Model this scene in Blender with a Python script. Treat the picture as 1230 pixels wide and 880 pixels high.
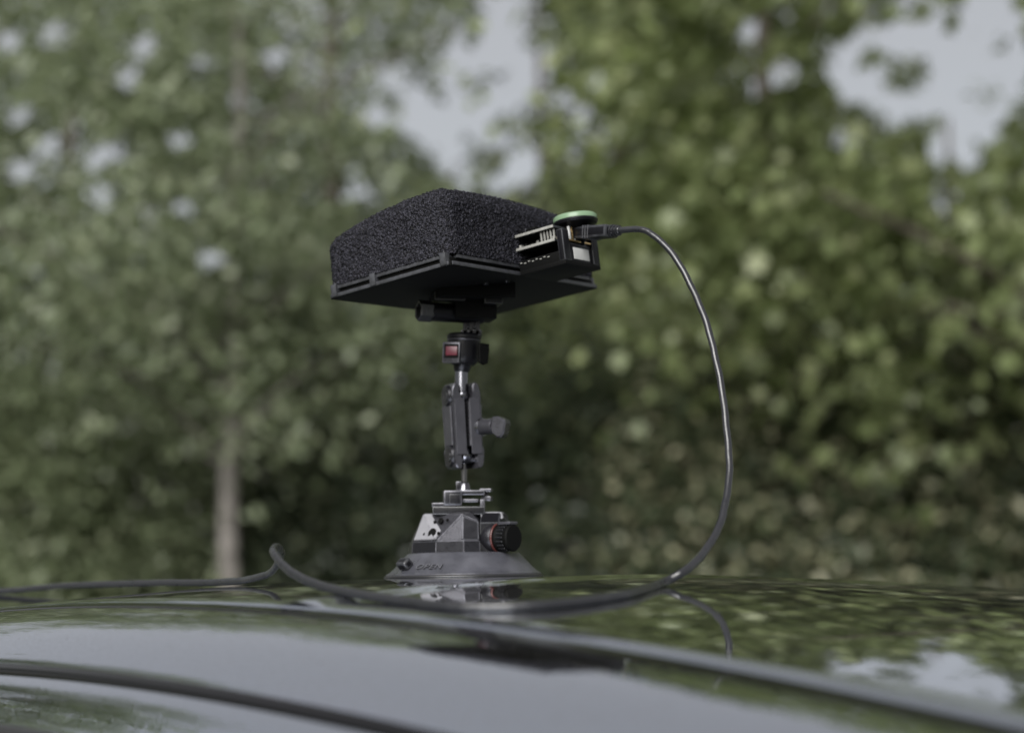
import bpy, bmesh, math, random
import numpy as np
from mathutils import Vector, Matrix, Euler

# ------------------------------------------------------------------ clear
for o in list(bpy.data.objects):
    bpy.data.objects.remove(o, do_unlink=True)
scene = bpy.context.scene
COL = scene.collection

# ------------------------------------------------------------------ camera
F = 1865.0                       # focal length in photo pixels (1230 x 880)
HORIZ = 610.0                    # photo row of the horizon
PITCH = math.atan((HORIZ - 440.0) / F)
CP, SP = math.cos(PITCH), math.sin(PITCH)
ROOF_Z = 1.50                    # height of the roof under the suction cup
CAM_Z = ROOF_Z + 0.04343
cam_d = bpy.data.cameras.new('camera')
cam = bpy.data.objects.new('camera', cam_d); COL.objects.link(cam)
cam.location = (0, 0, CAM_Z)
cam.rotation_euler = (math.pi / 2 + PITCH, 0, 0)
cam_d.sensor_width = 36.0
cam_d.lens = 36.0 * F / 1230.0
cam_d.clip_start = 0.02; cam_d.clip_end = 2000
cam_d.dof.use_dof = True
cam_d.dof.focus_distance = 0.91
cam_d.dof.aperture_fstop = 4.3
scene.camera = cam

# ------------------------------------------------------------------ sky and sun (bright overcast)
SUN_AZ = math.radians(-163)      # measured from +Y towards +X: behind the camera, to the left
SUN_EL = math.radians(35)
world = bpy.data.worlds.new('World'); scene.world = world
world.use_nodes = True
nt = world.node_tree; nt.nodes.clear()
sky = nt.nodes.new('ShaderNodeTexSky'); sky.sky_type = 'NISHITA'; sky.sun_disc = False
sky.sun_elevation = SUN_EL; sky.sun_rotation = SUN_AZ
sky.air_density = 1.0; sky.dust_density = 1.0; sky.ozone_density = 1.0
# an even cloud deck in front of the clear sky
hs = nt.nodes.new('ShaderNodeMix'); hs.data_type = 'RGBA'; hs.inputs['Factor'].default_value = 0.88
hs.inputs['B'].default_value = (1.84, 1.77, 1.67, 1)
bg = nt.nodes.new('ShaderNodeBackground'); bg.inputs['Strength'].default_value = 0.05
wo = nt.nodes.new('ShaderNodeOutputWorld')
nt.links.new(sky.outputs[0], hs.inputs['A']); nt.links.new(hs.outputs['Result'], bg.inputs['Color'])
nt.links.new(bg.outputs[0], wo.inputs['Surface'])

sun_d = bpy.data.lights.new('sun', 'SUN'); sun_d.energy = 1.5; sun_d.angle = math.radians(50)
sun_d.color = (1.0, 0.98, 0.945)
sun = bpy.data.objects.new('sun', sun_d); COL.objects.link(sun)
sdir = Vector((math.cos(SUN_EL) * math.sin(SUN_AZ), math.cos(SUN_EL) * math.cos(SUN_AZ), math.sin(SUN_EL)))
sun.rotation_euler = (-sdir).to_track_quat('-Z', 'Y').to_euler()
sun.location = (-4, -6, 12)

vs = scene.view_settings
vs.view_transform = 'Standard'; vs.look = 'None'; vs.gamma = 1.0; vs.use_curve_mapping = False
vs.exposure = 2.32
scene.cycles.use_denoising = True
scene.cycles.max_bounces = 8; scene.cycles.diffuse_bounces = 3
scene.cycles.transmission_bounces = 6; scene.cycles.glossy_bounces = 4
scene.cycles.caustics_reflective = False; scene.cycles.caustics_refractive = False
scene.cycles.sample_clamp_indirect = 6.0

# ------------------------------------------------------------------ helpers
def W(px, py, Y):
    """world point seen at photo pixel (px, py), standing on the vertical plane y = Y"""
    u = (px - 615.0) / F; v = (440.0 - py) / F
    r = Vector((u, CP - v * SP, SP + v * CP))
    return Vector((0, 0, CAM_Z)) + r * (Y / r.y)

def photo_px(P):
    """photo pixel of an (n,3) array of world points"""
    x, y, z = P[:, 0], P[:, 1], P[:, 2] - CAM_Z
    d = np.maximum(y * CP + z * SP, 1e-3); v = -y * SP + z * CP
    return 615 + F * x / d, 440 - F * v / d

def mesh_obj(name, verts, faces, mat=None, parent=None, smooth=False, loc=None):
    me = bpy.data.meshes.new(name)
    me.from_pydata([tuple(v) for v in verts], [], [tuple(f) for f in faces])
    me.update()
    if mat: me.materials.append(mat)
    if smooth:
        me.polygons.foreach_set('use_smooth', [True] * len(me.polygons))
    o = bpy.data.objects.new(name, me); COL.objects.link(o)
    if parent: o.parent = parent
    if loc: o.location = loc
    return o

EDGE_OF = {}
def bm_obj(name, bm, mat=None, parent=None, smooth=False, angle=None):
    bmesh.ops.recalc_face_normals(bm, faces=bm.faces[:])
    me = bpy.data.meshes.new(name); bm.to_mesh(me); bm.free()
    if mat: me.materials.append(mat)
    if mat and mat.name in EDGE_OF: me.materials.append(EDGE_OF[mat.name])
    else:
        me.polygons.foreach_set('material_index', [0] * len(me.polygons))
    if smooth or angle:
        me.polygons.foreach_set('use_smooth', [True] * len(me.polygons))
        if angle: me.set_sharp_from_angle(angle=math.radians(angle))
    o = bpy.data.objects.new(name, me); COL.objects.link(o)
    if parent: o.parent = parent
    return o

def empty(name, loc=(0, 0, 0), rot=None):
    o = bpy.data.objects.new(name, None); COL.objects.link(o)
    o.empty_display_size = 0.05
    o.location = loc
    if rot is not None: o.rotation_euler = rot
    return o

def tag(o, label=None, cat=None, group=None, kind=None):
    if label: o['label'] = label
    if cat: o['category'] = cat
    if group: o['group'] = group
    if kind: o['kind'] = kind
    return o

def add_box(bm, c, s, M=None, bevel=0.0, seg=1):
    """box with centre c and full size s, optionally moved by the matrix M"""
    r = bmesh.ops.create_cube(bm, size=1.0)
    vs_ = r['verts']
    bmesh.ops.scale(bm, vec=s, verts=vs_)
    bmesh.ops.translate(bm, vec=c, verts=vs_)
    if bevel > 0:
        es = list({e for v in vs_ for e in v.link_edges})
        rb = bmesh.ops.bevel(bm, geom=es, offset=bevel, segments=seg, affect='EDGES', profile=0.6, material=1)
        vs_ = list({v for f in rb['faces'] for v in f.verts} | {v for v in vs_ if v.is_valid})
        seen = set(vs_); st = list(vs_)
        while st:
            v = st.pop()
            for e in v.link_edges:
                w = e.other_vert(v)
                if w not in seen: seen.add(w); st.append(w)
        vs_ = list(seen)
    if M is not None: bmesh.ops.transform(bm, matrix=M, verts=vs_)
    return vs_

def frame_from(z, xhint=(1, 0, 0)):
    z = Vector(z).normalized(); x = Vector(xhint)
    x = (x - z * x.dot(z))
    if x.length < 1e-5: x = Vector((0, 1, 0)) - z * z.y
    x.normalize(); y = z.cross(x)
    return Matrix((x, y, z)).transposed()

def add_lathe(bm, prof, M=None, n=32, close=True):
    """prof: list of (r, z); revolved about z"""
    rings = []
    for r, z in prof:
        if r < 1e-7:
            rings.append([bm.verts.new((0, 0, z))])
        else:
            rings.append([bm.verts.new((r * math.cos(2 * math.pi * k / n), r * math.sin(2 * math.pi * k / n), z)) for k in range(n)])
    for a, b in zip(rings[:-1], rings[1:]):
        for k in range(n):
            k2 = (k + 1) % n
            if len(a) == 1 and len(b) == 1: continue
            if len(a) == 1: bm.faces.new((a[0], b[k2], b[k]))
            elif len(b) == 1: bm.faces.new((a[k], a[k2], b[0]))
            else: bm.faces.new((a[k], a[k2], b[k2], b[k]))
    vs_ = [v for r in rings for v in r]
    if M is not None: bmesh.ops.transform(bm, matrix=M, verts=vs_)
    return vs_

def add_cyl(bm, p0, p1, r0, r1=None, n=20, bev=0.0):
    p0 = Vector(p0); p1 = Vector(p1); r1 = r0 if r1 is None else r1
    L = (p1 - p0).length
    M = Matrix.Translation(p0) @ frame_from(p1 - p0).to_4x4()
    b = min(bev, L * .45, r0 * .9, r1 * .9)
    if b > 0:
        prof = [(0, 0), (r0 - b, 0), (r0, b), (r1, L - b), (r1 - b, L), (0, L)]
    else:
        prof = [(0, 0), (r0, 0), (r1, L), (0, L)]
    return add_lathe(bm, prof, M, n)

def add_prism(bm, poly, d0, d1, M=None, bevel=0.0):
    """poly in the x/z plane, extruded along y from d0 to d1"""
    a = [bm.verts.new((x, d0, z)) for x, z in poly]; b = [bm.verts.new((x, d1, z)) for x, z in poly]
    n = len(poly)
    fs = [bm.faces.new(a), bm.faces.new(list(reversed(b)))]
    for k in range(n): fs.append(bm.faces.new((a[k], b[k], b[(k + 1) % n], a[(k + 1) % n])))
    vs_ = a + b
    if bevel > 0:
        rim = [e for f in fs[:2] for e in f.edges]
        r = bmesh.ops.bevel(bm, geom=rim, offset=bevel, segments=1, affect='EDGES', material=1)
        vs_ = list({v for f in fs if f.is_valid for v in f.verts} | {v for f in r['faces'] for v in f.verts})
    if M is not None: bmesh.ops.transform(bm, matrix=M, verts=vs_)
    return vs_

def catmull(pts, per=10):
    pts = [Vector(p) for p in pts]
    P = [pts[0] * 2 - pts[1]] + pts + [pts[-1] * 2 - pts[-2]]
    out = []
    for i in range(1, len(P) - 2):
        p0, p1, p2, p3 = P[i - 1], P[i], P[i + 1], P[i + 2]
        for k in range(per):
            t = k / per
            out.append(.5 * ((2 * p1) + (p2 - p0) * t + (2 * p0 - 5 * p1 + 4 * p2 - p3) * t * t + (3 * p1 - p0 - 3 * p2 + p3) * t ** 3))
    out.append(P[-2].copy())
    return out

def tube(path, rad, n=8, flat=1.0, up=(0, 0, 1)):
    """verts, faces of a tube; rad a number or a list"""
    verts, faces = [], []
    m = len(path)
    prev = None
    for i, p in enumerate(path):
        t = (path[min(i + 1, m - 1)] - path[max(i - 1, 0)]).normalized()
        if prev is None:
            x = Vector(up).cross(t)
            if x.length < 1e-4: x = Vector((1, 0, 0)).cross(t)
        else:
            x = prev - t * prev.dot(t)
        x.normalize(); prev = x; y = t.cross(x)
        r = rad[i] if isinstance(rad, (list, tuple)) else rad
        for k in range(n):
            a = 2 * math.pi * k / n
            verts.append(p + x * (r * math.cos(a)) + y * (r * flat * math.sin(a)))
    for i in range(m - 1):
        for k in range(n):
            k2 = (k + 1) % n
            faces.append((i * n + k, i * n + k2, (i + 1) * n + k2, (i + 1) * n + k))
    faces.append(tuple(reversed(range(n)))); faces.append(tuple((m - 1) * n + k for k in range(n)))
    return verts, faces

# ------------------------------------------------------------------ materials
def new_mat(name):
    m = bpy.data.materials.new(name); m.use_nodes = True
    return m, m.node_tree, m.node_tree.nodes['Principled BSDF']

def plain(name, col, rough=.5, metal=0.0, spec=.5, var=.0, vscale=60.0, bump=0.0, bscale=400.0, rvar=0.0):
    m, t, b = new_mat(name)
    b.inputs['Base Color'].default_value = (*col, 1); b.inputs['Roughness'].default_value = rough
    b.inputs['Metallic'].default_value = metal; b.inputs['Specular IOR Level'].default_value = spec
    tc = t.nodes.new('ShaderNodeTexCoord')
    if var > 0 or rvar > 0:
        n = t.nodes.new('ShaderNodeTexNoise'); n.inputs['Scale'].default_value = vscale; n.inputs['Detail'].default_value = 5
        t.links.new(tc.outputs['Object'], n.inputs['Vector'])
        if var > 0:
            r = t.nodes.new('ShaderNodeMapRange'); r.inputs['From Min'].default_value = .3; r.inputs['From Max'].default_value = .7
            r.inputs['To Min'].default_value = 1 - var; r.inputs['To Max'].default_value = 1 + var
            mx = t.nodes.new('ShaderNodeMix'); mx.data_type = 'RGBA'; mx.blend_type = 'MULTIPLY'; mx.inputs['Factor'].default_value = 1
            mx.inputs['A'].default_value = (*col, 1)
            t.links.new(n.outputs['Fac'], r.inputs['Value']); t.links.new(r.outputs[0], mx.inputs['B'])
            t.links.new(mx.outputs['Result'], b.inputs['Base Color'])
        if rvar > 0:
            r2 = t.nodes.new('ShaderNodeMapRange'); r2.inputs['From Min'].default_value = .3; r2.inputs['From Max'].default_value = .7
            r2.inputs['To Min'].default_value = max(.01, rough - rvar); r2.inputs['To Max'].default_value = rough + rvar
            t.links.new(n.outputs['Fac'], r2.inputs['Value']); t.links.new(r2.outputs[0], b.inputs['Roughness'])
    if bump > 0:
        n2 = t.nodes.new('ShaderNodeTexNoise'); n2.inputs['Scale'].default_value = bscale; n2.inputs['Detail'].default_value = 3
        bp = t.nodes.new('ShaderNodeBump'); bp.inputs['Strength'].default_value = bump; bp.inputs['Distance'].default_value = .0006
        t.links.new(tc.outputs['Object'], n2.inputs['Vector']); t.links.new(n2.outputs['Fac'], bp.inputs['Height'])
        t.links.new(bp.outputs[0], b.inputs['Normal'])
    return m

def car_paint():
    m, t, b = new_mat('car_paint')
    b.inputs['Base Color'].default_value = (.52, .565, .66, 1); b.inputs['Metallic'].default_value = 1.0
    b.inputs['Roughness'].default_value = .035
    b.inputs['Coat Weight'].default_value = 1.0; b.inputs['Coat Roughness'].default_value = .02; b.inputs['Coat IOR'].default_value = 1.6
    tc = t.nodes.new('ShaderNodeTexCoord')
    n = t.nodes.new('ShaderNodeTexNoise'); n.inputs['Scale'].default_value = 260; n.inputs['Detail'].default_value = 6
    r = t.nodes.new('ShaderNodeMapRange'); r.inputs['From Min'].default_value = .42; r.inputs['From Max'].default_value = .75
    r.inputs['To Min'].default_value = .02; r.inputs['To Max'].default_value = .12
    t.links.new(tc.outputs['Object'], n.inputs['Vector']); t.links.new(n.outputs['Fac'], r.inputs['Value'])
    t.links.new(r.outputs[0], b.inputs['Roughness'])
    w = t.nodes.new('ShaderNodeTexNoise'); w.inputs['Scale'].default_value = 48; w.inputs['Detail'].default_value = 2.5
    bp = t.nodes.new('ShaderNodeBump'); bp.inputs['Strength'].default_value = .05; bp.inputs['Distance'].default_value = .002
    t.links.new(tc.outputs['Object'], w.inputs['Vector']); t.links.new(w.outputs['Fac'], bp.inputs['Height'])
    t.links.new(bp.outputs[0], b.inputs['Coat Normal']); t.links.new(bp.outputs[0], b.inputs['Normal'])
    # thin film of dust
    du = t.nodes.new('ShaderNodeBsdfDiffuse'); du.inputs['Color'].default_value = (.06, .06, .058, 1)
    dn = t.nodes.new('ShaderNodeTexNoise'); dn.inputs['Scale'].default_value = 700; dn.inputs['Detail'].default_value = 8; dn.inputs['Roughness'].default_value = .7
    dr = t.nodes.new('ShaderNodeMapRange'); dr.inputs['From Min'].default_value = .45; dr.inputs['From Max'].default_value = .72
    dr.inputs['To Min'].default_value = .0; dr.inputs['To Max'].default_value = .35
    t.links.new(tc.outputs['Object'], dn.inputs['Vector']); t.links.new(dn.outputs['Fac'], dr.inputs['Value'])
    w2 = t.nodes.new('ShaderNodeTexNoise'); w2.inputs['Scale'].default_value = 170; w2.inputs['Detail'].default_value = 1.5
    b2 = t.nodes.new('ShaderNodeBump'); b2.inputs['Strength'].default_value = .015; b2.inputs['Distance'].default_value = .001
    t.links.new(tc.outputs['Object'], w2.inputs['Vector']); t.links.new(w2.outputs['Fac'], b2.inputs['Height'])
    t.links.new(bp.outputs[0], b2.inputs['Normal']); t.links.new(b2.outputs[0], b.inputs['Coat Normal']); t.links.new(b2.outputs[0], b.inputs['Normal'])
    # dried spots and pollen grains
    vo = t.nodes.new('ShaderNodeTexVoronoi'); vo.inputs['Scale'].default_value = 120
    vr = t.nodes.new('ShaderNodeMapRange'); vr.inputs['From Min'].default_value = .05; vr.inputs['From Max'].default_value = .12
    vr.inputs['To Min'].default_value = .5; vr.inputs['To Max'].default_value = 0
    t.links.new(tc.outputs['Object'], vo.inputs['Vector']); t.links.new(vo.outputs['Distance'], vr.inputs['Value'])
    pw = t.nodes.new('ShaderNodeMath'); pw.operation = 'GREATER_THAN'; pw.inputs[1].default_value = .62
    sp_ = t.nodes.new('ShaderNodeSeparateColor'); t.links.new(vo.outputs['Color'], sp_.inputs[0]); t.links.new(sp_.outputs[0], pw.inputs[0])
    ml = t.nodes.new('ShaderNodeMath'); ml.operation = 'MULTIPLY'; t.links.new(vr.outputs[0], ml.inputs[0]); t.links.new(pw.outputs[0], ml.inputs[1])
    ad = t.nodes.new('ShaderNodeMath'); ad.operation = 'ADD'; ad.use_clamp = True
    t.links.new(dr.outputs[0], ad.inputs[0]); t.links.new(ml.outputs[0], ad.inputs[1]); dr = ad
    mx = t.nodes.new('ShaderNodeMixShader')
    t.links.new(dr.outputs[0], mx.inputs[0]); t.links.new(b.outputs[0], mx.inputs[1]); t.links.new(du.outputs[0], mx.inputs[2])
    t.links.new(mx.outputs[0], t.nodes['Material Output'].inputs['Surface'])
    return m

def leaf_mat(name, c1, c2, c3=None, rough=.42, trans=.48, spec=.5, p2=.8, p3=.97):
    """leaf colours differ from leaf to leaf"""
    m, t, b = new_mat(name)
    g = t.nodes.new('ShaderNodeNewGeometry')
    cr = t.nodes.new('ShaderNodeValToRGB')
    e = cr.color_ramp.elements
    e[0].position = 0; e[0].color = (*c1, 1); e[1].position = p2 if c3 else 1; e[1].color = (*c2, 1)
    if c3:
        x = e.new(p3); x.color = (*c3, 1)
    t.links.new(g.outputs['Random Per Island'], cr.inputs['Fac'])
    t.links.new(cr.outputs['Color'], b.inputs['Base Color'])
    b.inputs['Roughness'].default_value = rough; b.inputs['Specular IOR Level'].default_value = spec
    tr = t.nodes.new('ShaderNodeBsdfTranslucent')
    hsv = t.nodes.new('ShaderNodeHueSaturation'); hsv.inputs['Saturation'].default_value = 1.15; hsv.inputs['Value'].default_value = 1.25
    t.links.new(cr.outputs['Color'], hsv.inputs['Color']); t.links.new(hsv.outputs[0], tr.inputs['Color'])
    mx = t.nodes.new('ShaderNodeMixShader'); mx.inputs[0].default_value = trans
    t.links.new(b.outputs[0], mx.inputs[1]); t.links.new(tr.outputs[0], mx.inputs[2])
    t.links.new(mx.outputs[0], t.nodes['Material Output'].inputs['Surface'])
    return m

def bark_mat(name, c, c2):
    m, t, b = new_mat(name)
    tc = t.nodes.new('ShaderNodeTexCoord'); mp = t.nodes.new('ShaderNodeMapping'); mp.inputs['Scale'].default_value = (14, 14, 3)
    n = t.nodes.new('ShaderNodeTexNoise'); n.inputs['Scale'].default_value = 2.2; n.inputs['Detail'].default_value = 6
    cr = t.nodes.new('ShaderNodeValToRGB'); e = cr.color_ramp.elements
    e[0].position = .35; e[0].color = (*c2, 1); e[1].position = .62; e[1].color = (*c, 1)
    t.links.new(tc.outputs['Object'], mp.inputs[0]); t.links.new(mp.outputs[0], n.inputs['Vector'])
    t.links.new(n.outputs['Fac'], cr.inputs['Fac']); t.links.new(cr.outputs[0], b.inputs['Base Color'])
    bp = t.nodes.new('ShaderNodeBump'); bp.inputs['Strength'].default_value = .6; bp.inputs['Distance'].default_value = .01
    t.links.new(n.outputs['Fac'], bp.inputs['Height']); t.links.new(bp.outputs[0], b.inputs['Normal'])
    b.inputs['Roughness'].default_value = .9
    return m

def ground_mat(name, ca, cb, s1, s2):
    m, t, b = new_mat(name)
    tc = t.nodes.new('ShaderNodeTexCoord')
    n = t.nodes.new('ShaderNodeTexNoise'); n.inputs['Scale'].default_value = s1; n.inputs['Detail'].default_value = 8
    n2 = t.nodes.new('ShaderNodeTexNoise'); n2.inputs['Scale'].default_value = s2; n2.inputs['Detail'].default_value = 4
    cr = t.nodes.new('ShaderNodeValToRGB'); e = cr.color_ramp.elements
    e[0].position = .3; e[0].color = (*ca, 1); e[1].position = .7; e[1].color = (*cb, 1)
    t.links.new(tc.outputs['Object'], n.inputs['Vector']); t.links.new(tc.outputs['Object'], n2.inputs['Vector'])
    t.links.new(n.outputs['Fac'], cr.inputs['Fac']); t.links.new(cr.outputs[0], b.inputs['Base Color'])
    bp = t.nodes.new('ShaderNodeBump'); bp.inputs['Strength'].default_value = .5; bp.inputs['Distance'].default_value = .02
    t.links.new(n2.outputs['Fac'], bp.inputs['Height']); t.links.new(bp.outputs[0], b.inputs['Normal'])
    b.inputs['Roughness'].default_value = .9
    return m

M_PAINT = car_paint()
M_RUBBER = plain('black_rubber', (.012, .012, .013), .38, spec=.5, var=.15, vscale=40)
M_SEAL = plain('gloss_black_seal', (.004, .004, .005), .14, spec=.25)
M_TRIM = plain('dark_gloss_trim', (.02, .02, .022), .12, spec=.6)
M_GLASSD = plain('tinted_glass', (.012, .014, .016), .01, spec=1.0)
M_TYRE = plain('tyre_rubber', (.02, .02, .02), .8, bump=.4, bscale=90)
M_RIM = plain('alloy_rim', (.55, .56, .58), .25, metal=1)
M_LAMPC = plain('lamp_glass', (.7, .72, .75), .08, spec=.8)
M_LAMPR = plain('tail_lamp_red', (.35, .01, .012), .1, spec=.8)
M_PLAST = plain('black_plastic', (.005, .005, .0065), .38, spec=.16, bump=.25, bscale=900, var=.2, vscale=90)
M_PLASTD = plain('matte_black_plastic', (.0035, .0036, .0036), .6, spec=.06, bump=.3, bscale=700)
M_EDGE = plain('lighter_black_edge', (.028, .029, .034), .4, spec=.5, var=.35, vscale=300)
M_ANOD = plain('anodised_dark_metal', (.013, .013, .016), .32, metal=.4, spec=.25, bump=.15, bscale=1500, rvar=.08, vscale=200)
M_ANODL = plain('anodised_grey_metal', (.048, .048, .056), .30, metal=.5, spec=.3, bump=.12, bscale=1500, rvar=.08, vscale=200)
M_SATIN = plain('satin_grey_face', (.042, .042, .050), .40, metal=.3, spec=.3, bump=.2, bscale=1800, var=.12, vscale=120)
M_PLATE = plain('light_grey_plate', (.19, .19, .208), .5, metal=.1, var=.06, vscale=150, bump=.15, bscale=1800)
M_STEEL = plain('bright_steel', (.14, .14, .155), .22, metal=1)
M_CUP = plain('grey_rubber_skirt', (.043, .044, .053), .32, spec=.5, bump=.2, bscale=600, var=.3, vscale=70, rvar=.1)
M_LETTER = plain('embossed_lettering', (.060, .061, .070), .4)
M_RED = plain('red_button', (.105, .012, .026), .35, var=.1)
M_REDR = plain('orange_red_ring', (.06, .014, .012), .4)
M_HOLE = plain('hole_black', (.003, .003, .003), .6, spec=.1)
M_GREEN = None
M_PCB = plain('circuit_board', (.02, .022, .025), .4, var=.2, vscale=200)
M_PCBE = plain('board_edge_silver', (.26, .26, .245), .4, metal=.3, var=.2, vscale=400)
M_GOLD = plain('gold_contact', (.6, .42, .2), .3, metal=1)
M_WHITE = plain('white_sticker', (.36, .365, .365), .55, var=.06, vscale=100)
M_CABLE = plain('cable_sheath', (.012, .0125, .015), .33, spec=.6, bump=.12, bscale=900, rvar=.08, vscale=120)
M_BARK = bark_mat('pale_bark', (.255, .235, .222), (.11, .10, .094))
M_BARKD = bark_mat('dark_bark', (.11, .09, .075), (.05, .042, .036))

M_GLINT = plain('metal_edge_glint', (.062, .062, .073), .34, metal=.5, var=.4, vscale=250)  # bevel faces get their own tone: edge highlights put into the colour
M_GLINTL = plain('plate_edge_glint', (.20, .20, .22), .4, metal=.3, var=.25, vscale=250)
M_GLINTB = plain('plastic_edge_glint', (.022, .023, .027), .35, var=.5, vscale=300)
for m_ in (M_ANOD, M_ANODL, M_SATIN): EDGE_OF[m_.name] = M_GLINT
EDGE_OF[M_PLATE.name] = M_GLINTL
for m_ in (M_PLAST, M_EDGE): EDGE_OF[m_.name] = M_GLINTB

def green_cap():
    m, t, b = new_mat('green_translucent_cap')
    b.inputs['Base Color'].default_value = (.20, .30, .19, 1); b.inputs['Roughness'].default_value = .28
    tr = t.nodes.new('ShaderNodeBsdfTranslucent'); tr.inputs['Color'].default_value = (.26, .38, .245, 1)
    mx = t.nodes.new('ShaderNodeMixShader'); mx.inputs[0].default_value = .35
    t.links.new(b.outputs[0], mx.inputs[1]); t.links.new(tr.outputs[0], mx.inputs[2])
    t.links.new(mx.outputs[0], t.nodes['Material Output'].inputs['Surface'])
    return m
M_GREEN = green_cap()

def foam_mat():
    m, t, b = new_mat('open_cell_foam')
    tc = t.nodes.new('ShaderNodeTexCoord')
    v = t.nodes.new('ShaderNodeTexVoronoi'); v.inputs['Scale'].default_value = 950
    n = t.nodes.new('ShaderNodeTexNoise'); n.inputs['Scale'].default_value = 780; n.inputs['Detail'].default_value = 3
    t.links.new(tc.outputs['Object'], v.inputs['Vector']); t.links.new(tc.outputs['Object'], n.inputs['Vector'])
    cr = t.nodes.new('ShaderNodeValToRGB'); e = cr.color_ramp.elements
    e[0].position = .40; e[0].color = (.0015, .0015, .002, 1); e[1].position = .68; e[1].color = (.036, .036, .047, 1)
    t.links.new(n.outputs['Fac'], cr.inputs['Fac']); t.links.new(cr.outputs[0], b.inputs['Base Color'])
    b.inputs['Roughness'].default_value = .5; b.inputs['Specular IOR Level'].default_value = .1
    bp = t.nodes.new('ShaderNodeBump'); bp.inputs['Strength'].default_value = .9; bp.inputs['Distance'].default_value = .0008
    t.links.new(v.outputs['Distance'], bp.inputs['Height']); t.links.new(bp.outputs[0], b.inputs['Normal'])
    return m
M_FOAM = foam_mat()

# ------------------------------------------------------------------ ground
g = mesh_obj('ground', [(-700, -700, 0), (700, -700, 0), (700, 700, 0), (-700, 700, 0)], [(0, 1, 2, 3)],
             ground_mat('grass_ground', (.035, .05, .018), (.075, .085, .035), 3.0, 60.0))
tag(g, kind='structure')

# ------------------------------------------------------------------ car frame of reference
ES = Vector((-.68990, .72390, 0)); ET = Vector((.72390, .68990, 0))    # along the car, across it (away from the camera)
CUP = Vector((-.030848, 1.0, ROOF_Z))
T_MID = .286; T_HALF = .514                                           # centre line and half width of the roof panel
KNEE = .08

def roof_z(s, t):
    """height of the roof skin relative to the suction cup"""
    zs = -.0432 * s - .14175 * s * s
    if t < KNEE:
        zt = -.0186 * t - .1849 * t * t
    else:
        a = -.0186 * KNEE - .1849 * KNEE ** 2; sl = -.0186 - .3698 * KNEE
        zt = a + sl * (t - KNEE) - .025 * (t - KNEE) ** 2
    # pressed bead across the roof
    q = (s + .132 - .02 * t) / .012
    bead = .0022 * math.exp(-q * q)
    return zs + zt + bead

def car_w(s, t, z):
    return CUP + ES * s + ET * t + Vector((0, 0, z))

road_mat = ground_mat('asphalt', (.035, .035, .036), (.065, .064, .062), 25.0, 220.0)
rv = []
for s, t in ((-60, -2.2), (60, -2.2), (60, 1.75), (-60, 1.75)):
    p = car_w(s, t, 0); rv.append((p.x, p.y, .004))
road = mesh_obj('road', rv, [(0, 3, 2, 1)], road_mat); tag(road, kind='structure')
bm = bmesh.new()
kc = car_w(0, 1.83, 0); KM = Matrix.Translation((kc.x, kc.y, .06)) @ frame_from((0, 0, 1), ES).to_4x4()
add_box(bm, (0, 0, 0), (120, .15, .14), KM, .012)
kerb = bm_obj('kerb', bm, plain('kerb_concrete', (.32, .31, .29), .85, var=.2, vscale=6, bump=.4, bscale=60)); tag(kerb, kind='structure')

# the car's own axes: x = s, y = towards the camera's side, z up; its base on the ground under the roof centre
car_base = car_w(0, T_MID, 0); car_base.z = 0
car = empty('parked_car', car_base, (0, 0, math.atan2(ES.y, ES.x)))
tag(car, 'dark glossy metallic car with the device stuck on its roof', 'car')

def cl(s, t, z):              # car local from (s, t, height relative to the cup)
    return (s, -(t - T_MID), ROOF_Z + z)

def grid_faces(nu, nv):
    return [(i * nv + j, i * nv + j + 1, (i + 1) * nv + j + 1, (i + 1) * nv + j) for i in range(nu - 1) for j in range(nv - 1)]

S0, S1 = -1.15, .85
T_NEAR, T_FAR = T_MID - T_HALF, T_MID + T_HALF
ss = list(np.linspace(S0, -.25, 60)) + list(np.linspace(-.247, -.02, 110)) + list(np.linspace(-.01, S1, 60))
ts = [T_NEAR + .001] + list(np.linspace(T_NEAR + .004, .3, 70)) + list(np.linspace(.32, T_FAR - .004, 30)) + [T_FAR - .001]
V = []
for s in ss:
    for t in ts:
        e = min(t - T_NEAR, T_FAR - t)
        V.append(cl(s, t, roof_z(s, t) - (.0012 if e < .003 else 0)))
mesh_obj('roof_panel', V, [tuple(reversed(f)) for f in grid_faces(len(ss), len(ts))], M_PAINT, car, smooth=True)

def sweep(name, prof, mat, side, s0=S0, s1=S1, n=90, closed=False, smooth=True, sharp=28):
    """profile of (outboard, down) pairs carried along the edge of the roof"""
    t_e = T_NEAR if side > 0 else T_FAR
    V = []
    sl = np.linspace(s0, s1, n)
    for s in sl:
        z0 = roof_z(s, t_e)
        q = (s + .132 - .02 * t_e) / .012; z0 -= .0022 * math.exp(-q * q)
        for o, d in prof:
            V.append(cl(s, t_e - o if side > 0 else t_e + o, z0 - d))
    fs = grid_faces(n, len(prof))
    if closed:
        k = len(prof)
        fs += [(i * k + k - 1, i * k, (i + 1) * k, (i + 1) * k + k - 1) for i in range(n - 1)]
        fs += [tuple(range(k)), tuple((n - 1) * k + j for j in range(k))]
    bm = bmesh.new()
    bv = [bm.verts.new(v) for v in V]
    for f in fs: bm.faces.new([bv[i] for i in f])
    return bm_obj(name, bm, mat, car, smooth=smooth, angle=sharp)

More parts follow.
